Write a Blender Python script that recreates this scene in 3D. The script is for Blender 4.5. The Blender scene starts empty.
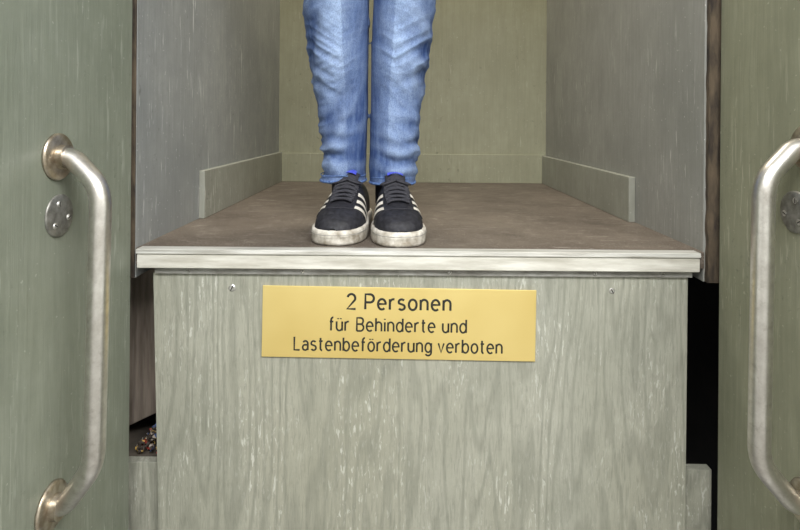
import bpy, bmesh, math, random
from mathutils import Vector, Matrix, noise
random.seed(4)
scene = bpy.context.scene
scene.view_settings.view_transform = 'Standard'
COL = scene.collection
F = 538.0; H = 0.238; ROLL = math.radians(0.45)

def W(u, v, D):
    """image pixel (u,v) unprojected at an assumed distance D -> world metres (y=0 is the cabin front edge)"""
    dx, dy = u-405, v-122
    c, s = math.cos(ROLL), math.sin(ROLL)
    return Vector(((dx*c+dy*s)*D/F, D-1.0, H-(-dx*s+dy*c)*D/F))

# ------------------------------------------------------------ helpers
def link(ob, parent=None):
    COL.objects.link(ob)
    if parent: ob.parent = parent
    return ob
def empty(name):
    e = bpy.data.objects.new(name, None); e.empty_display_size = .1
    return link(e)
def mesh_obj(name, verts, faces, mat=None, parent=None, smooth=False):
    me = bpy.data.meshes.new(name); me.from_pydata([tuple(v) for v in verts], [], faces); me.update()
    if smooth:
        for p in me.polygons: p.use_smooth = True
    if mat: me.materials.append(mat)
    return link(bpy.data.objects.new(name, me), parent)
def bm_obj(name, bm, mat=None, parent=None, smooth=False):
    bmesh.ops.recalc_face_normals(bm, faces=bm.faces[:])
    me = bpy.data.meshes.new(name); bm.to_mesh(me); bm.free()
    if smooth:
        for p in me.polygons: p.use_smooth = True
    if mat: me.materials.append(mat)
    return link(bpy.data.objects.new(name, me), parent)
def box(name, lo, hi, mat, parent=None, bevel=0.0):
    bm = bmesh.new()
    r = bmesh.ops.create_cube(bm, size=1.0)
    for v in bm.verts:
        v.co = Vector([(lo[i]+hi[i])/2 + v.co[i]*(hi[i]-lo[i]) for i in range(3)])
    if bevel: bmesh.ops.bevel(bm, geom=bm.edges[:], offset=bevel, segments=2, affect='EDGES', profile=.5)
    return bm_obj(name, bm, mat, parent)
def prism(name, poly, y0, y1, mat, parent=None, bevel=0.0):
    """poly: list of (x,z), extruded along y"""
    bm = bmesh.new()
    f = bm.faces.new([bm.verts.new((p[0], y0, p[1])) for p in poly])
    g = bmesh.ops.extrude_face_region(bm, geom=[f])
    for v in [e for e in g['geom'] if isinstance(e, bmesh.types.BMVert)]: v.co.y = y1
    if bevel: bmesh.ops.bevel(bm, geom=bm.edges[:], offset=bevel, segments=2, affect='EDGES', profile=.5)
    return bm_obj(name, bm, mat, parent)
def ring_frame(t):
    t = t.normalized()
    a = Vector((0,0,1)) if abs(t.z) < .9 else Vector((0,1,0))
    u = t.cross(a).normalized(); return u, t.cross(u).normalized()
def limb(bm, pts, seg=16, caps=True, flat=1.0, flat_axis=None):
    """pts: [(Vector, r)], tapered tube with rounded ends"""
    P = [Vector(p[0]) for p in pts]; R = [p[1] for p in pts]
    n = len(P); T = []
    for i in range(n):
        a = P[max(i-1,0)]; b = P[min(i+1,n-1)]; T.append((b-a).normalized())
    rings = []; uprev = None
    seq = []
    if caps:
        for k in (80,55,28): 
            a = math.radians(k); seq.append((P[0]-T[0]*R[0]*math.sin(a), R[0]*math.cos(a), T[0]))
    for i in range(n): seq.append((P[i], R[i], T[i]))
    if caps:
        for k in (28,55,80):
            a = math.radians(k); seq.append((P[-1]+T[-1]*R[-1]*math.sin(a), R[-1]*math.cos(a), T[-1]))
    for (c, r, t) in seq:
        if uprev is None: u, w = ring_frame(t)
        else:
            u = (uprev - t*uprev.dot(t)).normalized(); w = t.cross(u)
        uprev = u
        vs = []
        for k in range(seg):
            a = 2*math.pi*k/seg
            off = u*math.cos(a)*r + w*math.sin(a)*r
            if flat_axis is not None: off -= flat_axis*off.dot(flat_axis)*(1-flat)
            vs.append(bm.verts.new(c+off))
        rings.append(vs)
    for i in range(len(rings)-1):
        for k in range(seg):
            bm.faces.new((rings[i][k], rings[i][(k+1)%seg], rings[i+1][(k+1)%seg], rings[i+1][k]))
    bm.faces.new(rings[0][::-1]); bm.faces.new(rings[-1])
def hloft(bm, rings, seg=40, power=2.0):
    """rings of (z,cx,cy,rx,ry) horizontal ellipses"""
    R = []
    for (z,cx,cy,rx,ry) in rings:
        vs = []
        for k in range(seg):
            a = 2*math.pi*k/seg; c, s = math.cos(a), math.sin(a)
            vs.append(bm.verts.new((cx+rx*math.copysign(abs(c)**(2/power),c), cy+ry*math.copysign(abs(s)**(2/power),s), z)))
        R.append(vs)
    for i in range(len(R)-1):
        for k in range(seg): bm.faces.new((R[i][k], R[i][(k+1)%seg], R[i+1][(k+1)%seg], R[i+1][k]))
    bm.faces.new(R[0][::-1]); bm.faces.new(R[-1])
def interp(tab, z):
    if z <= tab[0][0]: return tab[0][1:]
    for a, b in zip(tab, tab[1:]):
        if z <= b[0]:
            t = (z-a[0])/(b[0]-a[0]); t = t*t*(3-2*t)*.4 + t*.6
            return tuple(x+(y-x)*t for x, y in zip(a[1:], b[1:]))
    return tab[-1][1:]
def remesh(ob, voxel, smooth_it=4, fac=.5):
    m = ob.modifiers.new('r', 'REMESH'); m.mode = 'VOXEL'; m.voxel_size = voxel; m.use_smooth_shade = True
    s = ob.modifiers.new('s', 'SMOOTH'); s.iterations = smooth_it; s.factor = fac
    dg = bpy.context.evaluated_depsgraph_get(); dg.update()
    me = bpy.data.meshes.new_from_object(ob.evaluated_get(dg))
    mats = [x for x in ob.data.materials]
    ob.modifiers.clear(); ob.data = me
    if not me.materials:
        for x in mats: me.materials.append(x)
    for p in me.polygons: p.use_smooth = True
    return ob
def tube_curve(name, pts, r, mat, parent=None, cyclic=False, res=6, smooth=False):
    cu = bpy.data.curves.new(name, 'CURVE'); cu.dimensions = '3D'; cu.bevel_depth = r; cu.bevel_resolution = res; cu.use_fill_caps = True
    sp = cu.splines.new('POLY'); sp.points.add(len(pts)-1)
    for i, p in enumerate(pts): sp.points[i].co = (*p, 1)
    sp.use_cyclic_u = cyclic; sp.use_smooth = True
    if mat: cu.materials.append(mat)
    return link(bpy.data.objects.new(name, cu), parent)

# ------------------------------------------------------------ materials
def lin(c):
    return tuple(((x/255)/12.92 if x/255 <= .04045 else ((x/255+.055)/1.055)**2.4) for x in c)+(1,)
class M:
    def __init__(s, name, rough=.5, metal=0.0, spec=.5):
        s.m = bpy.data.materials.new(name); s.m.use_nodes = True
        s.nt = s.m.node_tree; s.b = s.nt.nodes['Principled BSDF']
        s.b.inputs['Roughness'].default_value = rough; s.b.inputs['Metallic'].default_value = metal
        s.b.inputs['Specular IOR Level'].default_value = spec
        s.tc = s.nt.nodes.new('ShaderNodeTexCoord')
    def put(s, sock, v):
        if isinstance(v, bpy.types.NodeSocket): s.nt.links.new(v, sock)
        else: sock.default_value = v
    def vec(s, sc, rot=(0,0,0)):
        n = s.nt.nodes.new('ShaderNodeMapping'); n.inputs['Scale'].default_value = sc; n.inputs['Rotation'].default_value = rot
        s.nt.links.new(s.tc.outputs['Object'], n.inputs['Vector']); return n.outputs[0]
    def noise(s, sc, scale=1., detail=4., rough=.55, dist=0., rot=(0,0,0)):
        n = s.nt.nodes.new('ShaderNodeTexNoise'); s.nt.links.new(s.vec(sc, rot), n.inputs['Vector'])
        n.inputs['Scale'].default_value = scale; n.inputs['Detail'].default_value = detail
        n.inputs['Roughness'].default_value = rough; n.inputs['Distortion'].default_value = dist
        return n.outputs['Fac']
    def contour(s, sc, scale, rings, detail=2.5, rough=.5):
        """cathedral wood grain: contour lines of a stretched noise field"""
        n = s.noise(sc, scale, detail, rough)
        return s.math('ADD', s.math('MULTIPLY', s.math('SINE', s.math('MULTIPLY', n, rings), 0.0), .5), .5)
    def rng(s, v, a, b, lo=0., hi=1.):
        n = s.nt.nodes.new('ShaderNodeMapRange'); s.put(n.inputs['Value'], v)
        for k, x in zip(('From Min','From Max','To Min','To Max'), (a,b,lo,hi)): n.inputs[k].default_value = x
        return n.outputs[0]
    def math(s, op, a, b):
        n = s.nt.nodes.new('ShaderNodeMath'); n.operation = op; s.put(n.inputs[0], a); s.put(n.inputs[1], b); return n.outputs[0]
    def mix(s, f, a, b):
        n = s.nt.nodes.new('ShaderNodeMix'); n.data_type = 'RGBA'
        s.put(n.inputs[0], f); s.put(n.inputs[6], a); s.put(n.inputs[7], b); return n.outputs[2]
    def attr(s, name):
        n = s.nt.nodes.new('ShaderNodeAttribute'); n.attribute_name = name; return n.outputs['Fac']
    def color(s, v): s.put(s.b.inputs['Base Color'], v); return s
    def rough(s, v): s.put(s.b.inputs['Roughness'], v); return s
    def bump(s, h, strength=.3, dist=.002):
        n = s.nt.nodes.new('ShaderNodeBump'); n.inputs['Strength'].default_value = strength; n.inputs['Distance'].default_value = dist
        s.nt.links.new(h, n.inputs['Height']); s.nt.links.new(n.outputs[0], s.b.inputs['Normal']); return s

def paint(name, base, dark, light, rough=.42, grain=1., fleck=.35, flecklo=.62, speck=.5, cath=.08):
    m = M(name, rough)
    mott = m.rng(m.noise((1,1,.7), 3.5, 7, .65), .35, .65)
    blot = m.rng(m.noise((1,1,.8), 26, 5, .7), .4, .68)
    g = m.noise((1,1,.05), 150, 5, .65, .4)
    fl = m.rng(m.noise((1,1,.09), 120, 3, .6, .3), flecklo, flecklo+.06)
    patch = m.rng(m.noise((1,1,.6), 5, 4), .42, .62)
    ct = m.rng(m.contour((1,1,.10), 8, 75), .6, 1)
    grime = m.rng(m.noise((1,1,1), 60, 4, .75), .61, .70)
    sp = m.rng(m.noise((1,1,1), 140, 2, .5), .70, .74)
    c = m.mix(mott, lin(base), lin(dark))
    c = m.mix(m.math('MULTIPLY', blot, .5), c, lin(dark))
    c = m.mix(m.math('MULTIPLY', ct, cath), c, lin([x*.82 for x in dark]))
    c = m.mix(m.math('MULTIPLY', m.rng(g, .35, .7), .45*grain), c, lin([x*.86 for x in dark]))
    c = m.mix(m.math('MULTIPLY', m.math('MULTIPLY', fl, patch), fleck), c, lin(light))
    c = m.mix(m.math('MULTIPLY', m.math('MULTIPLY', grime, patch), .6), c, lin([x*.6 for x in dark]))
    c = m.mix(m.math('MULTIPLY', sp, speck), c, lin(light))
    m.color(c); m.rough(m.rng(mott, 0, 1, rough-.05, rough+.1)); m.bump(g, .4*grain, .0012)
    return m.m

reveal_l = paint('green_paint_reveal_left', (138,143,130), (118,124,110), (174,178,166), .38, 1.1, .5, .59)
reveal_r = paint('green_paint_reveal_warm_lit', (144,145,125), (123,125,105), (174,174,155), .38, 1.1, .5, .59)  # yellower than the left reveal: warm light put into the colour
cab_l = paint('cabin_paint_lit_cool', (152,154,152), (126,129,129), (206,207,206), .42, .9, .9, .62)  # same paint on all cabin walls; this copy tinted for cooler light
cab_r = paint('cabin_paint_lit_warm', (153,153,149), (130,131,126), (204,203,197), .42, .9, .9, .62)  # right wall copy, its slightly warmer light mixed into the tone
cab_b = paint('cabin_paint_lit_yellow', (164,164,141), (147,147,124), (198,196,176), .42, .7, .4, .64)  # same cabin paint, yellowed to carry the lamp's warm light
skirt = paint('green_paint_skirting', (154,155,146), (132,133,122), (198,198,189), .45, .6, .7, .6)

def apron_mat():
    m = M('painted_plywood', .42)
    mott = m.rng(m.noise((1,1,.8), 5, 7, .7), .36, .64)
    warm = m.rng(m.noise((1,1,.4), 2.2, 2), .35, .65)
    cg = m.contour((1,1,.11), 6.5, 120, 2.6, .5)
    fine = m.noise((1,1,.09), 250, 4, .65, 1.0)
    dash = m.rng(m.noise((1,1,.20), 200, 3, .65, .5), .56, .64)
    zone = m.rng(m.noise((1,1,.6), 7, 3), .42, .60, .0, 1)
    gr = m.rng(m.noise((1,1,.7), 38, 5, .75), .56, .70)
    c = m.mix(mott, lin((158,159,149)), lin((138,140,130)))
    c = m.mix(m.math('MULTIPLY', warm, .3), c, lin((152,148,124)))
    c = m.mix(m.math('MULTIPLY', m.rng(cg, .38, .0), .40), c, lin((112,114,103)))
    c = m.mix(m.math('MULTIPLY', m.rng(fine, .52, .34), .42), c, lin((106,108,98)))
    c = m.mix(m.math('MULTIPLY', gr, .28), c, lin((106,108,96)))
    k = m.math('MULTIPLY', m.math('MULTIPLY', dash, m.rng(cg, .35, .8, .3, 1)), zone)
    c = m.mix(m.math('MULTIPLY', k, .6), c, lin((206,207,199)))
    m.color(c); h = m.math('ADD', fine, m.math('MULTIPLY', cg, .45)); m.bump(h, .5, .0014)
    return m.m
apron_m = apron_mat()

def simple(name, a, b, rough=.6, metal=0., sc=(1,1,1), scale=40, bump=.2, spec=.5, detail=4):
    m = M(name, rough, metal, spec); n = m.noise(sc, scale, detail, .6)
    m.color(m.mix(m.rng(n, .35, .65), lin(a), lin(b)))
    if bump: m.bump(n, bump, .002)
    return m.m
plaster = simple('hall_plaster', (226,226,222), (216,216,212), .9, scale=6, bump=.05)
tile = simple('hall_floor_stone', (150,148,143), (126,124,119), .5, scale=14, bump=.05)
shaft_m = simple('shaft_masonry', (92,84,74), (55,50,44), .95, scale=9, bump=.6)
shaft_dark = simple('shaft_dark_concrete', (26,24,22), (12,11,10), .95, scale=9, bump=.4)  # near-black concrete tone for the right and back shaft walls
timber = simple('old_timber', (156,144,132), (100,90,80), .85, sc=(1,1,.08), scale=50, bump=.5)
edge_m = simple('worn_wood_edge', (88,76,60), (38,31,25), .8, sc=(1,1,.25), scale=60, bump=.7)
steel_scr = simple('screw_steel', (200,200,196), (150,148,142), .35, .7, scale=200, bump=0)
dark_slot = simple('screw_slot', (40,38,35), (25,24,22), .6, scale=50, bump=0)
cream = simple('cream_sill_enamel', (206,205,197), (166,163,152), .36, sc=(.15,1,1), scale=60, bump=.1, detail=6)
alu = simple('sill_aluminium', (226,226,222), (180,178,171), .3, .35, sc=(.05,1,1), scale=150, bump=.1)
grey_strip = simple('grey_strip', (150,150,146), (110,108,102), .5, .2, sc=(.3,1,1), scale=80, bump=.2)

def steel():
    m = M('brushed_stainless', .36, 1.)
    n = m.noise((1,1,1), 26, 6, .7); g = m.noise((1,1,.08), 400, 2)
    sm_ = m.rng(m.noise((1,1,1), 90, 4, .7), .56, .68)
    c = m.mix(m.rng(n, .35, .7), lin((222,220,216)), lin((182,178,172)))
    c = m.mix(m.math('MULTIPLY', sm_, .25), c, lin((134,127,116)))
    m.color(c); m.rough(m.rng(n, .3, .7, .3, .44)); m.bump(g, .2, .0004)
    return m.m
steel_m = steel()
flange_m = simple('worn_flange', (196,188,174), (148,136,118), .36, .9, scale=60, bump=.1)
plate_m = simple('dull_steel_plate', (150,150,145), (112,111,106), .5, .7, scale=80, bump=.1)

def floor_mat():
    m = M('brown_worn_floor', .6)
    a = m.rng(m.noise((1,1,1), 5, 7, .7), .36, .64)
    b = m.noise((1,1,1), 260, 3, .8)
    s = m.rng(m.noise((1,1,1), 330, 2, .6), .63, .68)
    c = m.mix(a, lin((110,100,89)), lin((82,72,63)))
    c = m.mix(m.rng(b, .35, .7, 0, .65), c, lin((52,45,39)))
    sc = m.rng(m.noise((.6,1,1), 34, 7, .8), .54, .70, 0, .5)
    c = m.mix(sc, c, lin((148,141,131)))
    scr = m.rng(m.noise((.12,1,1), 70, 4, .7, .8, (0,0,.5)), .61, .67, 0, .5)
    c = m.mix(scr, c, lin((164,158,149)))
    c = m.mix(m.math('MULTIPLY', s, .8), c, lin((178,173,164)))
    m.color(c); m.bump(b, .5, .001); m.rough(m.rng(a, 0, 1, .55, .66)); return m.m
floor_m = floor_mat()

def brass():
    m = M('brass_plate', .36, .5)
    n = m.noise((.04,1,1), 220, 3); g = m.noise((1,1,1), 3, 3, .5)
    c = m.mix(m.rng(g, .35, .65), lin((228,207,138)), lin((208,183,110)))
    m.color(c); m.bump(n, .12, .0004); m.rough(m.rng(g, .3, .7, .3, .40)); return m.m
brass_m = brass()
ink = simple('engraving_black', (34,34,26), (22,22,18), .6, scale=80, bump=0)

def denim():
    m = M('washed_denim', .85, 0., .2)
    w = m.attr('wear_shade')
    weave = m.noise((1,1,.6), 480, 2, .7); blot = m.rng(m.noise((1,1,.5), 26, 5, .7), .36, .66)
    streak = m.rng(m.noise((1,1,.15), 90, 3, .6), .4, .65)
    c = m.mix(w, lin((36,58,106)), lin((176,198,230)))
    c = m.mix(m.math('MULTIPLY', blot, .26), c, lin((70,102,160)))
    c = m.mix(m.math('MULTIPLY', streak, .2), c, lin((156,180,216)))
    c = m.mix(m.rng(weave, .4, .65, 0, .38), c, lin((36,54,100)))
    m.color(c); m.bump(weave, .4, .001); return m.m
denim_m = denim()
denim_seam = simple('denim_seam', (50,74,128), (104,134,184), .85, scale=160, bump=.4)
suede = simple('black_suede', (42,42,48), (20,20,25), .6, scale=120, bump=.4, spec=.35)
lace_m = simple('black_laces', (54,54,62), (26,26,32), .8, scale=400, bump=.4)
rubber = simple('offwhite_rubber', (212,208,199), (140,132,118), .6, scale=46, bump=.1, detail=6)
stripe_m = simple('white_stripe', (214,210,200), (184,179,168), .55, scale=90, bump=.1)
label_m = simple('blue_label', (52,60,168), (70,84,190), .6, scale=200, bump=0)
skin = simple('skin', (214,170,146), (200,152,128), .55, scale=30, bump=.05)
hair_m = simple('brown_hair', (74,52,36), (48,32,22), .6, sc=(1,1,.2), scale=160, bump=.6)
sweater = simple('grey_sweater', (74,78,86), (58,62,70), .9, scale=220, bump=.4)
eye_w = simple('eye_white', (235,232,226), (225,222,216), .2, scale=10, bump=0)
eye_d = simple('eye_iris', (60,44,30), (30,22,16), .2, scale=60, bump=0)
lip_m = simple('lips', (176,104,96), (160,92,86), .5, scale=60, bump=0)
def emis(name, col, s):
    m = M(name, .5); m.color(lin(col)); m.b.inputs['Emission Color'].default_value = lin(col); m.b.inputs['Emission Strength'].default_value = s; return m.m

# ------------------------------------------------------------ cabin
XL, XR, YB, CT = -.4985, .558, 1.13, 2.12
box('floor', (XL, 0.0, -.03), (XR, YB, 0), floor_m)
box('wall_left', (XL-.026, 0, -.055), (XL, YB+.02, CT), cab_l)
box('wall_right', (XR, .004, -.055), (XR+.026, YB+.02, CT), cab_r)
box('wall_back', (XL, YB, -.055), (XR, YB+.02, CT), cab_b)
box('ceiling', (XL-.026, 0, CT), (XR+.028, YB+.02, CT+.02), cab_b)
def ragged_strip(name, x0, x1, y0, y1, z0, z1):
    bm = bmesh.new(); n = 160; prev = None
    for i in range(n+1):
        z = z0+(z1-z0)*i/n
        a = x0 + (noise.noise(Vector((z*30,1,0)))*.5+.5)*.0055
        vs = [bm.verts.new(c) for c in ((a,y0,z),(x1,y0,z),(x1,y1,z),(a,y1,z))]
        if prev:
            for k in range(4): bm.faces.new((prev[k],prev[(k+1)%4],vs[(k+1)%4],vs[k]))
        else: bm.faces.new(vs[::-1])
        prev = vs
    bm.faces.new(prev)
    return bm_obj(name, bm, edge_m)
ragged_strip('trim_1', XR+.001, XR+.025, -.006, .004, -.055, CT)
ragged_strip('trim_2', XL-.022, XL-.001, -.004, .0, -.055, CT)

# skirtings
box('baseboard_left', (XL, .305, 0), (XL+.014, YB, .116), skirt, bevel=.0015)
box('baseboard_right', (XR-.016, .30, 0), (XR, YB, .109), skirt, bevel=.0015)
box('baseboard_back', (XL+.014, YB-.010, 0), (XR-.016, YB, .112), cab_b, bevel=.001)

# threshold nosing (profile extruded along x)
def profile_x(name, prof, x0, x1, mat, parent=None):
    n = len(prof)
    v = [(x0,y,z) for y,z in prof]+[(x1,y,z) for y,z in prof]
    f = [tuple(range(n))[::-1], tuple(range(n,2*n))]+[(i,(i+1)%n,n+(i+1)%n,n+i) for i in range(n)]
    return mesh_obj(name, v, f, mat, parent)
sill = empty('threshold_sill')
xs0, xs1 = -.4905, .5435
profile_x('aluminium_nosing', [(.010,.0),(.010,.0012),(-.0145,.0015),(-.0155,.0008),(-.0155,-.0060),(-.0145,-.0068),(-.004,-.0068),(-.004,0)], xs0, xs1, alu, sill)
profile_x('cream_face', [(-.002,-.0068),(-.0115,-.0068),(-.0115,-.0090),(-.0135,-.0096),(-.0135,-.0325),(-.0128,-.0335),(-.002,-.0335)], xs0+.001, xs1-.001, cream, sill)
profile_x('lower_strip', [(-.001,-.0335),(-.005,-.0335),(-.005,-.0455),(-.001,-.0455)], xs0+.03, xs1-.01, grey_strip, sill)

def screw(name, p, r=.0042, parent=None, ang=.6, normal='y'):
    bm = bmesh.new()
    bmesh.ops.create_cone(bm, cap_ends=True, segments=20, radius1=r, radius2=r*.65, depth=.002)
    rot = Matrix.Rotation(math.radians(90), 4, 'X') if normal == 'y' else Matrix.Rotation(math.radians(90*(1 if normal=='x+' else -1)), 4, 'Y')
    bmesh.ops.transform(bm, verts=bm.verts[:], matrix=Matrix.Translation(p) @ rot)
    o = bm_obj(name, bm, steel_scr, parent)
    bm = bmesh.new(); bmesh.ops.create_cube(bm, size=1)
    bmesh.ops.transform(bm, verts=bm.verts[:], matrix=Matrix.Translation(p) @ rot @ Matrix.Rotation(ang, 4, 'Z') @ Matrix.Diagonal((r*1.5, r*.28, .0026, 1)))
    bm_obj(name+'_slot', bm, dark_slot, parent)
for i,(u,v) in enumerate([(187,270),(302,270),(596,272),(664,268),(450,271)]):
    p = W(u,v,.99); screw('screw_%d'%i, (p.x, -.0062, -.0395), .0038, sill, i)

# apron panel
pa = [W(153,274,1.0), W(688,281,1.0), W(685,560,1.0), W(159,560,1.0)]
apron = empty('plywood_apron')
prism('panel', [(p.x, p.z if i>1 else -.0455) for i,p in enumerate(pa)], 0.0, .016, apron_m, apron, .0008)
for i,(u,v,r) in enumerate([(232,288,.0068),(612,291,.0058)]):
    p = W(u,v,1.0); screw('screw_%d'%i, (p.x,-.001,p.z), r, apron, 1.1+i)
# lower, wider board behind
q0 = W(131,461,1.02); q1 = W(719,469,1.02)
prism('lower_board', [(-.53,q0.z),(-.2,q0.z-.001),(.2,q1.z+.002),(.585,q1.z),(.585,-.78),(-.53,-.78)], .017, .035, apron_m, apron, .0008)

# ------------------------------------------------------------ brass sign
sg = empty('brass_sign')
sc_ = W(399,323,1.0); S = 1/F
SW, SH = 273*S, 71*S
tilt = math.radians(-0.6)
sg.location = (sc_.x, -.0, sc_.z); sg.rotation_euler = (0, -tilt, 0)
sp = box('plate', (-SW/2, -.003, -SH/2), (SW/2, -.0002, SH/2), brass_m, sg, .0006)
def arc(cx,cy,rx,ry,a0,a1,n=14): return [(cx+rx*math.cos(math.radians(a0+(a1-a0)*i/n)), cy+ry*math.sin(math.radians(a0+(a1-a0)*i/n))) for i in range(n+1)]
U = [(0,.7)]+arc(.25,.25,.25,.25,180,360)+[(.5,.7)]
O = arc(.28,.35,.28,.35,0,360,24)
G = {
 '2': (.6,[arc(.3,.72,.28,.28,165,-25)+[(.0,0),(.62,0)]]),
 'P': (.62,[[(0,0),(0,1),(.34,1)]+arc(.34,.73,.27,.27,90,-90)+[(0,.46)]]),
 'B': (.6,[[(0,0),(0,1),(.33,1)]+arc(.33,.76,.23,.24,90,-90)+[(0,.52)],[(.33,.52)]+arc(.33,.26,.27,.26,90,-90)+[(0,0)]]),
 'L': (.5,[[(0,1),(0,0),(.5,0)]]),
 'e': (.56,[[(.0,.37),(.56,.37)]+arc(.28,.35,.28,.35,4,312,20)]),
 'r': (.32,[[(0,0),(0,.7)],arc(.26,.42,.26,.28,180,75,8)]),
 's': (.46,[arc(.23,.52,.21,.18,35,210,10)+arc(.24,.18,.22,.18,60,-150,10)]),
 'o': (.56,[O]), 'n': (.5,[[(0,0),(0,.7)],arc(.25,.45,.25,.25,180,0)+[(.5,0)]]),
 'f': (.34,[[(.12,0),(.12,.8)]+arc(.30,.8,.18,.2,180,85,8),[(0,.68),(.32,.68)]]),
 'u': (.5,[U,[(.5,.7),(.5,0)]]), 'ü': (.5,[U,[(.5,.7),(.5,0)],[(.13,.88),(.13,.95)],[(.37,.88),(.37,.95)]]),
 'h': (.5,[[(0,0),(0,1)],arc(.25,.45,.25,.25,180,0)+[(.5,0)]]),
 'i': (.04,[[(.02,0),(.02,.7)],[(.02,.89),(.02,.96)]]),
 'd': (.54,[[(.54,1),(.54,0)],arc(.27,.35,.27,.35,0,360,24)]),
 'b': (.54,[[(0,1),(0,0)],arc(.27,.35,.27,.35,0,360,24)]),
 't': (.34,[[(.13,.95),(.13,.18)]+arc(.28,.18,.15,.18,180,275,8),[(0,.7),(.32,.7)]]),
 'a': (.48,[arc(.24,.48,.22,.22,150,0,10)+[(.46,.0)],[(.46,.4),(.2,.4)]+arc(.2,.2,.2,.2,90,270,10)+[(.3,0)]+[(.46,.12)]]),
 'ö': (.56,[O,[(.17,.88),(.17,.95)],[(.39,.88),(.39,.95)]]),
 'g': (.54,[[(.54,.7),(.54,.0)]+arc(.27,-.02,.27,.24,0,-150,10),arc(.27,.35,.27,.35,0,360,24)]),
 'v': (.5,[[(0,.7),(.25,0),(.5,.7)]]),
}
def engrave(name, text, x0, x1, base, cap, w, gap=.24, space=.5):
    tot = 0; pos = []
    for ch in text:
        if ch == ' ': tot += space-gap+ .1; continue
        pos.append((ch, tot)); tot += G[ch][0]+gap
    tot -= gap; kx = (x1-x0)/tot
    cu = bpy.data.curves.new(name,'CURVE'); cu.dimensions='3D'; cu.bevel_depth=w/2; cu.bevel_resolution=3; cu.use_fill_caps=True
    for ch, ox in pos:
        for st in G[ch][1]:
            spn = cu.splines.new('POLY'); spn.points.add(len(st)-1)
            for i,(a,b) in enumerate(st): spn.points[i].co = (x0+(ox+a)*kx, 0, base+b*cap, 1)
    cu.materials.append(ink)
    o = link(bpy.data.objects.new(name,cu), sg); o.location = (0,-.003,0); o.scale = (1,.25,1)
sx = lambda u: (u-399)*S
engrave('text_line_1','2 Personen', sx(347), sx(450), 13.8*S, 14.8*S, 2.4*S, .30, .62)
engrave('text_line_2','für Behinderte und', sx(330), sx(466), -8*S, 13*S, 1.9*S, .27, .62)
engrave('text_line_3','Lastenbeförderung verboten', sx(295), sx(502), -28*S, 13*S, 1.9*S, .27, .55)

# ------------------------------------------------------------ shaft front reveals, hall
HF, HC = -1.12, 1.6
RL, RR = -.4998, .5765
box('wall_reveal_left', (-1.8,-.42,HF), (RL,-.017,HC), reveal_l)
box('wall_reveal_right', (RR,-.42,HF), (1.8,-.017,HC), reveal_r)
box('wall_lintel', (RL,-.42,1.15), (RR,-.017,HC), plaster)
box('wall_below_opening', (RL,-.42,HF), (RR,-.017,HF+.02), tile)
box('floor_hall', (-1.8,-3.2,HF-.05), (1.8,-.42,HF), tile)
box('ceiling_hall', (-1.8,-3.2,HC), (1.8,-.017,HC+.05), plaster)
box('wall_hall_left', (-1.85,-3.2,HF), (-1.8,-.017,HC), plaster)
box('wall_hall_right', (1.8,-3.2,HF), (1.85,-.017,HC), plaster)
box('wall_hall_back', (-1.8,-3.25,HF), (1.8,-3.2,HC), plaster)
# shaft
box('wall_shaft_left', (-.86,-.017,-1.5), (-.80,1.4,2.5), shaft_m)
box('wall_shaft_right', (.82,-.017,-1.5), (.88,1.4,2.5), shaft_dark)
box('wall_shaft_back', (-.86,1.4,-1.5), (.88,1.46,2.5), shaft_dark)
# old timber guide behind the left slot
prism('shaft_timber_guide', [(-.62,-.06),(-.47,-.06),(-.47,W(157,400,1.12).z),(-.60,W(131,430,1.12).z),(-.62,W(131,430,1.12).z)], .10, .14, timber, None, .002)
# rubble lying on the lower ledge
box('shaft_ledge_beam', (-.70,.035,q0.z-.05), (-.45,.30,q0.z-.004), shaft_m)
bm = bmesh.new()
for i in range(150):
    r = random.uniform(.003,.007); x = random.uniform(-.52,-.452); y = random.uniform(.042,.09)
    hgt = max(0, .075-abs(x+.460)*1.1)*random.random()
    m4 = Matrix.Translation((x,y,q0.z-.004+r*.6+hgt)) @ Matrix.Rotation(random.random()*6,4,Vector((random.random(),random.random(),1)).normalized()) @ Matrix.Diagonal((r,r*.7,r*.5,1))
    bmesh.ops.create_icosphere(bm, subdivisions=1, radius=1, matrix=m4)
lit = M('litter_scraps', .6)
vn = lit.nt.nodes.new('ShaderNodeTexVoronoi'); vn.inputs['Scale'].default_value = 120; lit.nt.links.new(lit.tc.outputs['Object'], vn.inputs['Vector'])
cr = lit.nt.nodes.new('ShaderNodeValToRGB'); sp_ = lit.nt.nodes.new('ShaderNodeSeparateColor'); lit.nt.links.new(vn.outputs['Color'], sp_.inputs[0]); lit.nt.links.new(sp_.outputs[0], cr.inputs[0])
cr.color_ramp.interpolation='CONSTANT'
for i,(p,c) in enumerate([(0,(60,52,46)),(.35,(180,170,160)),(.50,(160,60,52)),(.62,(70,62,54)),(.78,(66,86,130)),(.88,(190,156,80))]):
    e = cr.color_ramp.elements[0] if i==0 else cr.color_ramp.elements.new(p); e.position=p; e.color=lin(c)
lit.color(cr.outputs[0])
bm_obj('litter_heap', bm, lit.m)

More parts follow.
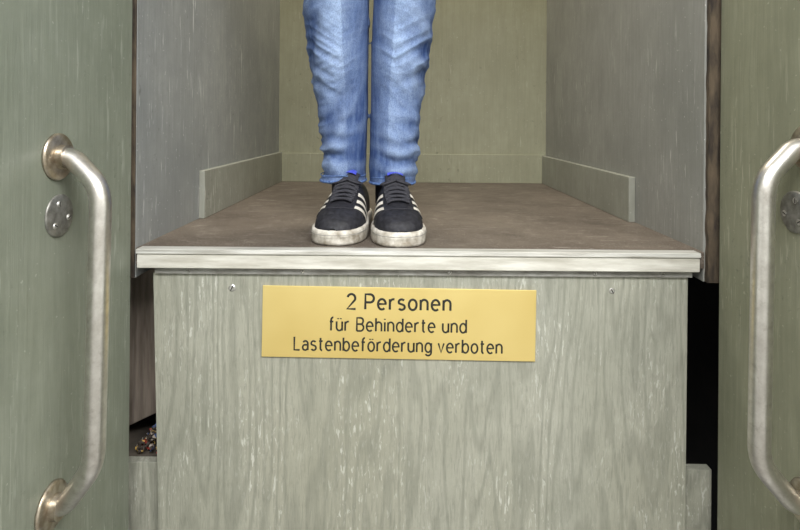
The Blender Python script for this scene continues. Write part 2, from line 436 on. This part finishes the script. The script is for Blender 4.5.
# ------------------------------------------------------------ grab handles
def rounded_path(P, rad, n=8):
    out = [Vector(P[0])]
    for i in range(1,len(P)-1):
        a,b,c = Vector(P[i-1]),Vector(P[i]),Vector(P[i+1])
        r = min(rad, (a-b).length*.48, (c-b).length*.48)
        p = b+(a-b).normalized()*r; q = b+(c-b).normalized()*r
        for k in range(n+1):
            t=k/n; out.append(p*(1-t)**2+b*2*t*(1-t)+q*t*t)
    out.append(Vector(P[-1])); return out
def disc(name, c, sgn, r, th, mat, parent, dome=.6):
    """round escutcheon on a wall whose outward normal is sgn*x"""
    bm = bmesh.new(); seg=48; rings=[]
    for (rr,h) in ((r,0),(r,th*.5),(r*.93,th),(r*.6,th*(1+dome*.4)),(.0001,th*(1+dome*.5))):
        rings.append([bm.verts.new((c[0]+sgn*h, c[1]+rr*math.cos(2*math.pi*k/seg), c[2]+rr*math.sin(2*math.pi*k/seg))) for k in range(seg)])
    for i in range(len(rings)-1):
        for k in range(seg): bm.faces.new((rings[i][k],rings[i][(k+1)%seg],rings[i+1][(k+1)%seg],rings[i+1][k]))
    bm.faces.new(rings[0]); 
    o = bm_obj(name,bm,mat,parent,True)
    return o
def handle(sgn, wallx, top, bot, ytop, ybot, ctop, cbot, ycb, yct, disc_c):
    h = empty('grab_handle')
    xb = wallx+sgn*.075
    P = [(wallx, ytop, top),(wallx+sgn*.022, ytop, top-.001),(xb, yct, ctop),(xb, ycb, cbot),(wallx+sgn*.022, ybot, bot+.004),(wallx, ybot, bot)]
    tube_curve('bar', rounded_path(P,.026), .0142, steel_m, h, res=10)
    disc('mount_top', (wallx, ytop, top), sgn, .034, .005, flange_m, h)
    disc('mount_bottom', (wallx, ybot, bot), sgn, .034, .005, flange_m, h)
    p = tube_curve('collar_top', [(wallx+sgn*.003,ytop,top),(wallx+sgn*.016,ytop,top)], .0175, flange_m, h, res=8)
    p = tube_curve('collar_bottom', [(wallx+sgn*.003,ybot,bot),(wallx+sgn*.016,ybot,bot)], .0175, flange_m, h, res=8)
    e = empty('round_cover_plate')
    disc('plate', (wallx, disc_c[0], disc_c[1]), sgn, .031, .003, plate_m, e, .2)
    for k in range(3):
        a = math.radians(90+120*k+15)
        screw('screw_%d'%k, (wallx+sgn*.0042, disc_c[0]+.018*math.cos(a), disc_c[1]+.018*math.sin(a)), .0046, e, k, 'x+')
handle(+1, RL, .184, -.313, -.226, -.235, .1425, -.238, -.259, -.247, (-.222,.0987))
handle(-1, RR, .206, -.302, -.233, -.236, .161, -.237, -.243, -.249, (-.208,.11))

# ------------------------------------------------------------ person
man = empty('standing_person')
# jeans -------------------------------------------------------
def legtab(rows, cyt):
    t = []
    for (v,a,b,D) in rows:
        A, B = W(a,v,D), W(b,v,D)
        t.append((A.z, (A.x+B.x)/2, D-1, (B.x-A.x)/2))
    return t
Lr = [(181,321,366,1.24),(165,324,366,1.24),(140,321,367,1.24),(100,316,368,1.235),(50,308,368.5,1.215),(0,302.5,370,1.195)]
Rr = [(183,370,415,1.235),(168,369,417,1.24),(140,370,420,1.24),(100,371,423,1.235),(50,371.5,431.5,1.215),(0,373.5,436,1.195)]
def leg_rings(rows, hipx, front):
    t = legtab(rows, None)
    tab = [(z,cx,cy,rx,rx*(1.22 if z<.2 else 1.14)) for (z,cx,cy,rx) in t]
    cx5 = tab[-1][1]
    tab += [(.62,cx5*.7+hipx*.3,.205,.081,.092),(.76,hipx,.215,.088,.104),(.86,hipx,.225,.089,.115),(.93,hipx,.228,.085,.11)]
    out=[]; z=tab[0][0]
    while z < .93:
        cx,cy,rx,ry = interp(tab,z); out.append((z,cx,cy,rx,ry)); z += .01
    return out
CX = -.083
bm = bmesh.new()
hloft(bm, leg_rings(Lr, CX-.094, 0), 48); hloft(bm, leg_rings(Rr, CX+.094, 0), 48)
pel = [(.86,CX,.23,.10,.09),(.88,CX,.23,.165,.115),(.93,CX,.23,.178,.122),(.99,CX,.23,.168,.112),(1.04,CX,.228,.155,.10)]
hloft(bm, pel, 64, 2.3)
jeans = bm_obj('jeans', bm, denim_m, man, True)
remesh(jeans, .0028, 3)
me = jeans.data
zh = W(345,181,1.24).z
attr = me.attributes.new('wear_shade','FLOAT','POINT')  # washed-out wear plus painted shade in folds and between legs
norms = [v.normal.copy() for v in me.vertices]
vals = []
def ridge(q, k): 
    return 1-abs(noise.noise(q))*k
for i, v in enumerate(me.vertices):
    p = v.co.copy(); n = norms[i]
    leg = -1 if p.x < CX else 1
    lx = p.x - (CX-.055 if leg<0 else CX+.06)
    if p.z > .70:
        vals.append(.4); continue
    k1 = max(0, min(1, (.28-p.z)/.10))
    # bunched cloth stacked on the shoe: tilted, wandering horizontal rolls
    ph = p.z*150 + lx*26*leg + 2.6*noise.noise(Vector((p.x*14+leg*4, p.y*14, p.z*9))) + leg
    st = math.sin(ph); st = st if st > 0 else st*1.3
    amp = .45+.55*(noise.noise(Vector((p.x*16, p.y*16+leg*9, p.z*20)))*.5+.5)*1.6
    f0 = st*amp
    q = Vector((p.x*10+leg*5, p.y*8, (p.z+lx*.5*math.sin(p.z*27+leg*2))*30))
    f1 = ridge(q, 2.6)
    k2 = 1-k1*.6
    q2 = Vector((p.x*15+leg*3+p.z*7*leg, p.y*9, p.z*8+lx*9*leg))
    f2 = ridge(q2, 2.6)
    f3 = noise.noise(Vector((p.x*50,p.y*50,p.z*40)))
    kn = math.exp(-((p.z-.38)/.07)**2)
    q4 = Vector((p.x*7, p.y*7+leg*7, (p.z-abs(lx)*.6)*40)); f4 = ridge(q4, 2.8)
    f5 = ridge(Vector((p.x*26+leg*3, p.y*20, p.z*60+lx*20*leg)), 3.0)
    hem = 1 if p.z > zh+.014 else .2
    edge_damp = 1.0
    inner = -n.x*leg
    if inner > .1: edge_damp = max(.06, 1-inner*1.2)
    d = (k1*(.0034*f0+.0052*f1) + k2*.0062*f2 + kn*.0040*f4 + .0010*f3 + .0008*f5 - .0052)*hem*edge_damp
    v.co = p + n*d
    front = max(0, -n.y)
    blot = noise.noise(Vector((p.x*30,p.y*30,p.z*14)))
    fade_shade = .24 + .52*front**1.5*max(0,1-abs(lx)/.085)*(.28+.85*math.exp(-((p.z-.43)/.12)**2)) + .13*blot
    fade_shade += .38*max(-.6, k1*(f1*.5+f0*.45+.1) + k2*f2*.65 + kn*f4*.35 + .16*f5 - .5)  # fold ridges worn paler, valleys darkened as painted shade
    if inner > .3: fade_shade *= .6  # inner leg faces darkened: shade between the legs painted in
    vals.append(max(0,min(1,fade_shade)))
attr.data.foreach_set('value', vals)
me.update()
# hems
for nm, rows in (('hem_1',Lr),('hem_2',Rr)):
    z,cx,cy,rx = legtab(rows,None)[0]
    ry = rx*1.22
    for j,(dz,rr) in enumerate(((.004,.0030),(.017,.0010))):
        pts = [(cx+(rx-.0004)*math.cos(a), cy+(ry-.0004)*math.sin(a), z+dz+.0012*math.sin(3*a)) for a in [2*math.pi*k/48 for k in range(48)]]
        tube_curve(nm+'_%d'%j, pts, rr, denim_seam, man, True, 3)

# shoes ---------------------------------------------------------
LSH = .295
HW = [(0,.006),(.02,.018),(.06,.028),(.14,.034),(.3,.035),(.45,.040),(.6,.0475),(.72,.0508),(.82,.0495),(.90,.0430),(.955,.033),(.985,.020),(1.0,.006)]
HT = [(0,.050),(.02,.080),(.06,.092),(.2,.088),(.36,.094),(.44,.110),(.50,.104),(.6,.089),(.7,.075),(.8,.065),(.88,.058),(.94,.050),(.975,.041),(1.0,.029)]
def li(tab,t):
    for a,b in zip(tab,tab[1:]):
        if t<=b[0]: return a[1]+(b[1]-a[1])*(t-a[0])/(b[0]-a[0])
    return tab[-1][1]
def sm(tab,t,w=.02):
    return (li(tab,max(0,t-w))+2*li(tab,t)+li(tab,min(1,t+w)))/4
SOLE = .029
def up(t,a,off=0.0):
    """shoe surface: t heel->toe, a 0..pi across"""
    hw = sm(HW,t,.01)-.001+off; ht = sm(HT,t)+off
    c,s = math.cos(a),math.sin(a)
    pw = .72 if t>.5 else .85
    x = hw*math.copysign(abs(c)**pw,c)
    z = SOLE-.006 + (ht-SOLE+.006)*abs(s)**(.80 if t>.5 else .6)
    return Vector((x, t*LSH + (off*1.0 if t>.95 else 0), z))
def shoe(name, toe, ang, side):
    e = bpy.data.objects.new(name, None); link(e, man)
    M4 = Matrix.Translation((toe[0],toe[1],0.0)) @ Matrix.Rotation(ang,4,'Z') @ Matrix.Rotation(math.pi,4,'Z') @ Matrix.Translation((0,-LSH-.003,0))
    def grid(nm, ts, as_, off, mat, closed=False):
        V=[]; Fc=[]
        for t in ts:
            for a in as_: V.append(M4@up(t,a,off))
        n=len(as_)
        for i in range(len(ts)-1):
            for j in range(n-1): Fc.append((i*n+j,i*n+j+1,(i+1)*n+j+1,(i+1)*n+j))
        o = mesh_obj(nm,V,Fc,mat,e,True); return o
    ts = [i/60 for i in range(61)]
    AS = [math.pi*k/36 for k in range(37)]
    o = grid('upper', ts, AS, 0, suede)
    # sole
    bm = bmesh.new(); rows=[]
    N=72
    def outline(off):
        pts=[]
        tt=[0.5-0.5*math.cos(math.pi*i/(N//2)) for i in range(N//2+1)]
        for t in tt: pts.append((sm(HW,t,.01)+off, t*LSH))
        for t in tt[::-1][1:-1]: pts.append((-(sm(HW,t,.01)+off), t*LSH))
        return pts
    for off,z in ((.000,.0),(.0035,.0015),(.0045,.006),(.0045,SOLE-.006),(.0042,SOLE-.0025),(.0025,SOLE),(-.004,SOLE)):
        rows.append([bm.verts.new(M4@Vector((x, LSH/2+(y-LSH/2)*(1+off*2/LSH), z+.0001))) for x,y in outline(off)])
    n=len(rows[0])
    for i in range(len(rows)-1):
        for k in range(n): bm.faces.new((rows[i][k],rows[i][(k+1)%n],rows[i+1][(k+1)%n],rows[i+1][k]))
    bm.faces.new(rows[0][::-1]); bm.faces.new(rows[-1])
    bm_obj('sole', bm, rubber, e, True)
    # rubber toe bumper
    grid('toe_bumper', [.90+.10*k/14 for k in range(15)], [math.pi*k/36 for k in range(37)], .0012, suede)
    pts=[M4@Vector((x, LSH/2+(y-LSH/2)*(1+.0105*2/LSH), .0215)) for x,y in outline(.0046)]
    tube_curve('foxing_line', pts, .0006, grey_strip, e, True, 2)
    tube_curve('toe_seam', [M4@up(.80+.03*math.sin(a)*1.4-.03,a,.0008) for a in [math.pi*(.12+.76*k/24) for k in range(25)]], .0009, lace_m, e, False, 2)
    for nm2,c in (('facing_a',-1),('facing_b',1)):
        tube_curve(nm2, [M4@up(.45+.30*k/16, math.pi/2+c*(.52-.18*k/16)*1.0, .0012) for k in range(17)], .0013, lace_m, e, False, 2)
    bm=bmesh.new(); prev=None
    for k in range(9):
        t=.66-.25*k/8; z=sm(HT,t)+.003+.022*(k/8)**2; w=.017+.007*k/8
        row=[]
        for j in range(9):
            s=(j/8*2-1); row.append(bm.verts.new(M4@Vector((w*s, t*LSH, z-.010*s*s))))
        if prev:
            for j in range(8): bm.faces.new((prev[j],prev[j+1],row[j+1],row[j]))
        prev=row
    tn=bm_obj('tongue',bm,lace_m,e,True); so=tn.modifiers.new('s','SOLIDIFY'); so.thickness=.006
    bm=bmesh.new(); prev=None
    for k in range(5):
        t=.472-.045*k/4; kk=(.66-t)/.25; z=sm(HT,t)+.003+.022*kk**2+.0045
        row=[bm.verts.new(M4@Vector((.017*s, t*LSH+.003, z-.010*(s*.75)**2))) for s in (-1,-.5,0,.5,1)]
        if prev:
            for j in range(4): bm.faces.new((prev[j],prev[j+1],row[j+1],row[j]))
        prev=row
    bm_obj('tongue_label',bm,label_m,e,True)
    for k in range(6):
        t=.50+.045*k
        wd=.46-.03*k
        for sgn in (1,-1):
            pts=[]
            for j in range(11):
                s=j/10; a=math.pi/2+(s*2-1)*wd*sgn
                p=up(t+.03*(s-.5),a,.0045+.0025*math.sin(math.pi*s)); pts.append(M4@p)
            tube_curve('lace_%d_%s'%(k,'a' if sgn>0 else 'b'), pts, .0028, lace_m, e, False, 3)
    for sgn in (1,-1):
        pts=[]
        base=up(.50,math.pi/2,.009)
        for j in range(17):
            b=2*math.pi*j/16
            pts.append(M4@(base+Vector((sgn*(.016*(1-math.cos(b))), .012*math.sin(b)+.004, -.005*(1-math.cos(b))))))
        tube_curve('bow_%s'%('a' if sgn>0 else 'b'), pts, .0022, lace_m, e, False, 3)
    # three stripes on each flank: from the sole up and forward to the lacing
    for fl in (1,-1):
        for s3 in range(3):
            V=[];Fc=[]
            for j in range(15):
                q=j/14
                a=.04+ 1.02*q
                tc=.69-.085*s3+.085*q
                for dt in (-.020,0,.020):
                    aa=a if fl>0 else math.pi-a
                    V.append(M4@up(tc+dt,aa,.0016))
            for j in range(14):
                for c in range(2): Fc.append((j*3+c,j*3+c+1,(j+1)*3+c+1,(j+1)*3+c))
            mesh_obj('stripe_%d_%d'%(0 if fl<0 else 1,s3),V,Fc,stripe_m,e,True)
    grid('heel_tab',[.0+.05*k/5 for k in range(6)],[math.pi*(.1+.8*k/20) for k in range(21)],.0015,stripe_m)
    return e
shoe('shoe_1', (-.137,.026), math.radians(-5), -1)
shoe('shoe_2', (-.004,.015), math.radians(6), 1)
bm=bmesh.new()
limb(bm,[((-.138,.262,.05),.032),((-.136,.256,.16),.036)]); limb(bm,[((-.036,.258,.05),.032),((-.033,.256,.16),.036)])
bm_obj('socks',bm,lace_m,man,True)
# torso, arms ----------------------------------------------------
bm=bmesh.new()
hloft(bm,[(.97,CX,.228,.172,.118),(1.0,CX,.228,.176,.122),(1.1,CX,.228,.162,.112),(1.2,CX,.228,.170,.115),(1.32,CX,.228,.188,.122),(1.40,CX,.232,.190,.115),(1.45,CX,.238,.165,.095),(1.485,CX,.242,.10,.075),(1.515,CX,.24,.066,.066)],64,2.3)
for s in (-1,1):
    limb(bm,[((CX+s*.155,.24,1.43),.062),((CX+s*.20,.24,1.38),.060),((CX+s*.235,.245,1.26),.052),((CX+s*.255,.25,1.12),.047),((CX+s*.262,.235,1.0),.041),((CX+s*.262,.205,.865),.034)],24)
tor=bm_obj('sweater',bm,sweater,man,True); remesh(tor,.006,6)
for s,nm in ((-1,'hand_1'),(1,'hand_2')):
    bm=bmesh.new()
    w=Vector((CX+s*.262,.205,.875)); 
    fx=Vector((1,0,0))
    limb(bm,[(w+Vector((0,0,.04)),.025),(w,.026),(w+Vector((0,-.003,-.02)),.028)],16)
    limb(bm,[(w+Vector((0,-.004,-.015)),.030),(w+Vector((0,-.008,-.05)),.040),(w+Vector((-s*.003,-.012,-.088)),.038)],20,True,.42,fx)
    for k,(ln,yo) in enumerate(((.068,-.030),(.076,-.010),(.071,.010),(.056,.029))):
        b=w+Vector((-s*.003,-.012+yo,-.090+(.006 if k==3 else 0)))
        b2=b+Vector((-s*.004,-.002,-ln*.45)); b3=b2+Vector((-s*.010,-.001,-ln*.30)); b4=b3+Vector((-s*.013,0,-ln*.20))
        limb(bm,[(b+Vector((0,0,.02)),.0095),(b,.0095),(b2,.0088),(b3,.0080),(b4,.0070)],12)
    b=w+Vector((-s*.004,-.030,-.030))
    limb(bm,[(b,.013),(b+Vector((-s*.010,-.020,-.025)),.0115),(b+Vector((-s*.014,-.030,-.050)),.0100),(b+Vector((-s*.016,-.032,-.070)),.0085)],12)
    h=bm_obj(nm,bm,skin,man,True); remesh(h,.0026,3)
# head
hc=Vector((CX,.225,1.665))
bm=bmesh.new()
limb(bm,[((CX,.245,1.46),.058),((CX,.242,1.52),.054),((CX,.238,1.58),.056)],24)
rings=[]
for (z,rx,ryf,ryb) in [(-.118,.022,.050,.0),(-.110,.036,.074,.03),(-.09,.050,.084,.06),(-.06,.060,.088,.078),(-.03,.066,.090,.09),(0,.072,.092,.098),(.03,.076,.093,.104),(.06,.075,.088,.102),(.085,.064,.072,.088),(.104,.043,.046,.06),(.114,.016,.018,.024)]:
    rings.append([bm.verts.new((hc.x+rx*math.cos(a), hc.y-(ryf if math.sin(a)>0 else ryb)*math.sin(a), hc.z+z)) for a in [2*math.pi*k/32 for k in range(32)]])
for i in range(len(rings)-1):
    for k in range(32): bm.faces.new((rings[i][k],rings[i][(k+1)%32],rings[i+1][(k+1)%32],rings[i+1][k]))
bm.faces.new(rings[0]); bm.faces.new(rings[-1])
limb(bm,[(hc+Vector((0,-.088,.012)),.008),(hc+Vector((0,-.100,-.018)),.010),(hc+Vector((0,-.106,-.034)),.012)],12)
for s in (-1,1):
    limb(bm,[(hc+Vector((s*.008,-.098,-.038)),.008),(hc+Vector((s*.013,-.094,-.038)),.007)],10)
    limb(bm,[(hc+Vector((s*.010,-.090,.022)),.009),(hc+Vector((s*.045,-.078,.024)),.009)],10)
    limb(bm,[(hc+Vector((s*.073,.012,-.028)),.008),(hc+Vector((s*.080,.018,.0)),.012),(hc+Vector((s*.080,.020,.018)),.010)],10)
limb(bm,[(hc+Vector((-.012,-.082,-.100)),.016),(hc+Vector((.012,-.082,-.100)),.016)],12)
hd=bm_obj('head',bm,skin,man,True); remesh(hd,.0035,5)
bm=bmesh.new(); limb(bm,[(hc+Vector((-.024,-.086,-.064)),.004),(hc+Vector((0,-.092,-.063)),.006),(hc+Vector((.024,-.086,-.064)),.004)],10); bm_obj('mouth',bm,lip_m,man,True)
for s in (-1,1):
    for nm,off,r,mt in (('eye',-.083,.0115,eye_w),('iris',-.0915,.005,eye_d)):
        bm=bmesh.new(); bmesh.ops.create_uvsphere(bm,u_segments=20,v_segments=12,radius=r,matrix=Matrix.Translation(hc+Vector((s*.031,off,.0))))
        bm_obj('%s_%d'%(nm,(s+3)//2),bm,mt,man,True)
    bm=bmesh.new(); limb(bm,[(hc+Vector((s*.014,-.095,.024)),.003),(hc+Vector((s*.034,-.091,.029)),.0035),(hc+Vector((s*.050,-.078,.022)),.0025)],8); bm_obj('brow_%d'%((s+3)//2),bm,hair_m,man,True)
bm=bmesh.new(); rr=[]
for i in range(13):
    ph=math.pi*.5*i/12
    row=[]
    for k in range(40):
        a=2*math.pi*k/40
        frontness=max(0,math.sin(a))
        zlow=-.045+.115*frontness**.6 if math.sin(a)>0 else -.06
        z=zlow+(.128-zlow)*math.sin(ph)
        r=math.cos(ph)**.55
        nn=1+.03*noise.noise(Vector((math.cos(a)*9,math.sin(a)*9,z*30)))
        row.append(bm.verts.new((hc.x+.085*r*math.cos(a)*nn, hc.y+.006-(.100 if math.sin(a)>0 else .110)*r*math.sin(a)*nn, hc.z+z)))
    rr.append(row)
for i in range(12):
    for k in range(40): bm.faces.new((rr[i][k],rr[i][(k+1)%40],rr[i+1][(k+1)%40],rr[i+1][k]))
bm.faces.new(rr[-1])
bm_obj('hair',bm,hair_m,man,True)

# ------------------------------------------------------------ lamps
def lamp(name, loc, size, power, col, rot=(0,0,0)):
    e = empty(name)
    sx_, sy_ = size
    box('housing', (loc[0]-sx_/2-.02,loc[1]-sy_/2-.02,loc[2]+.012),(loc[0]+sx_/2+.02,loc[1]+sy_/2+.02,loc[2]+.041), plate_m, e, .002)
    box('diffuser', (loc[0]-sx_/2,loc[1]-sy_/2,loc[2]+.004),(loc[0]+sx_/2,loc[1]+sy_/2,loc[2]+.012), emis(name+'_glow',col,1.5), e)
    L = bpy.data.lights.new(name+'_light','AREA'); L.shape='RECTANGLE'; L.size=sx_; L.size_y=sy_; L.energy=power; L.color=lin(col)[:3]
    o = bpy.data.objects.new('light',L); o.location=(loc[0],loc[1],loc[2]); link(o,e)
lamp('ceiling_lamp', (.3,-1.5,HC-.04), (1.8,.9), 114, (254,253,252))
lamp('ceiling_lamp', (.0,.62,CT-.04), (.5,.3), 26, (255,245,226))
w = bpy.data.worlds.new('world'); scene.world = w; w.use_nodes = True
w.node_tree.nodes['Background'].inputs[0].default_value = (.5,.5,.5,1); w.node_tree.nodes['Background'].inputs[1].default_value = .3

# ------------------------------------------------------------ camera
cam = bpy.data.cameras.new('camera'); co = bpy.data.objects.new('camera', cam); link(co)
cam.sensor_width = 36; cam.lens = F*36/800
cam.shift_x = -5/800; cam.shift_y = -143/800; cam.clip_start = .02
co.matrix_world = Matrix.Translation((0,-1,H)) @ Matrix.Rotation(math.radians(90),4,'X') @ Matrix.Rotation(ROLL,4,'Z')
scene.camera = co
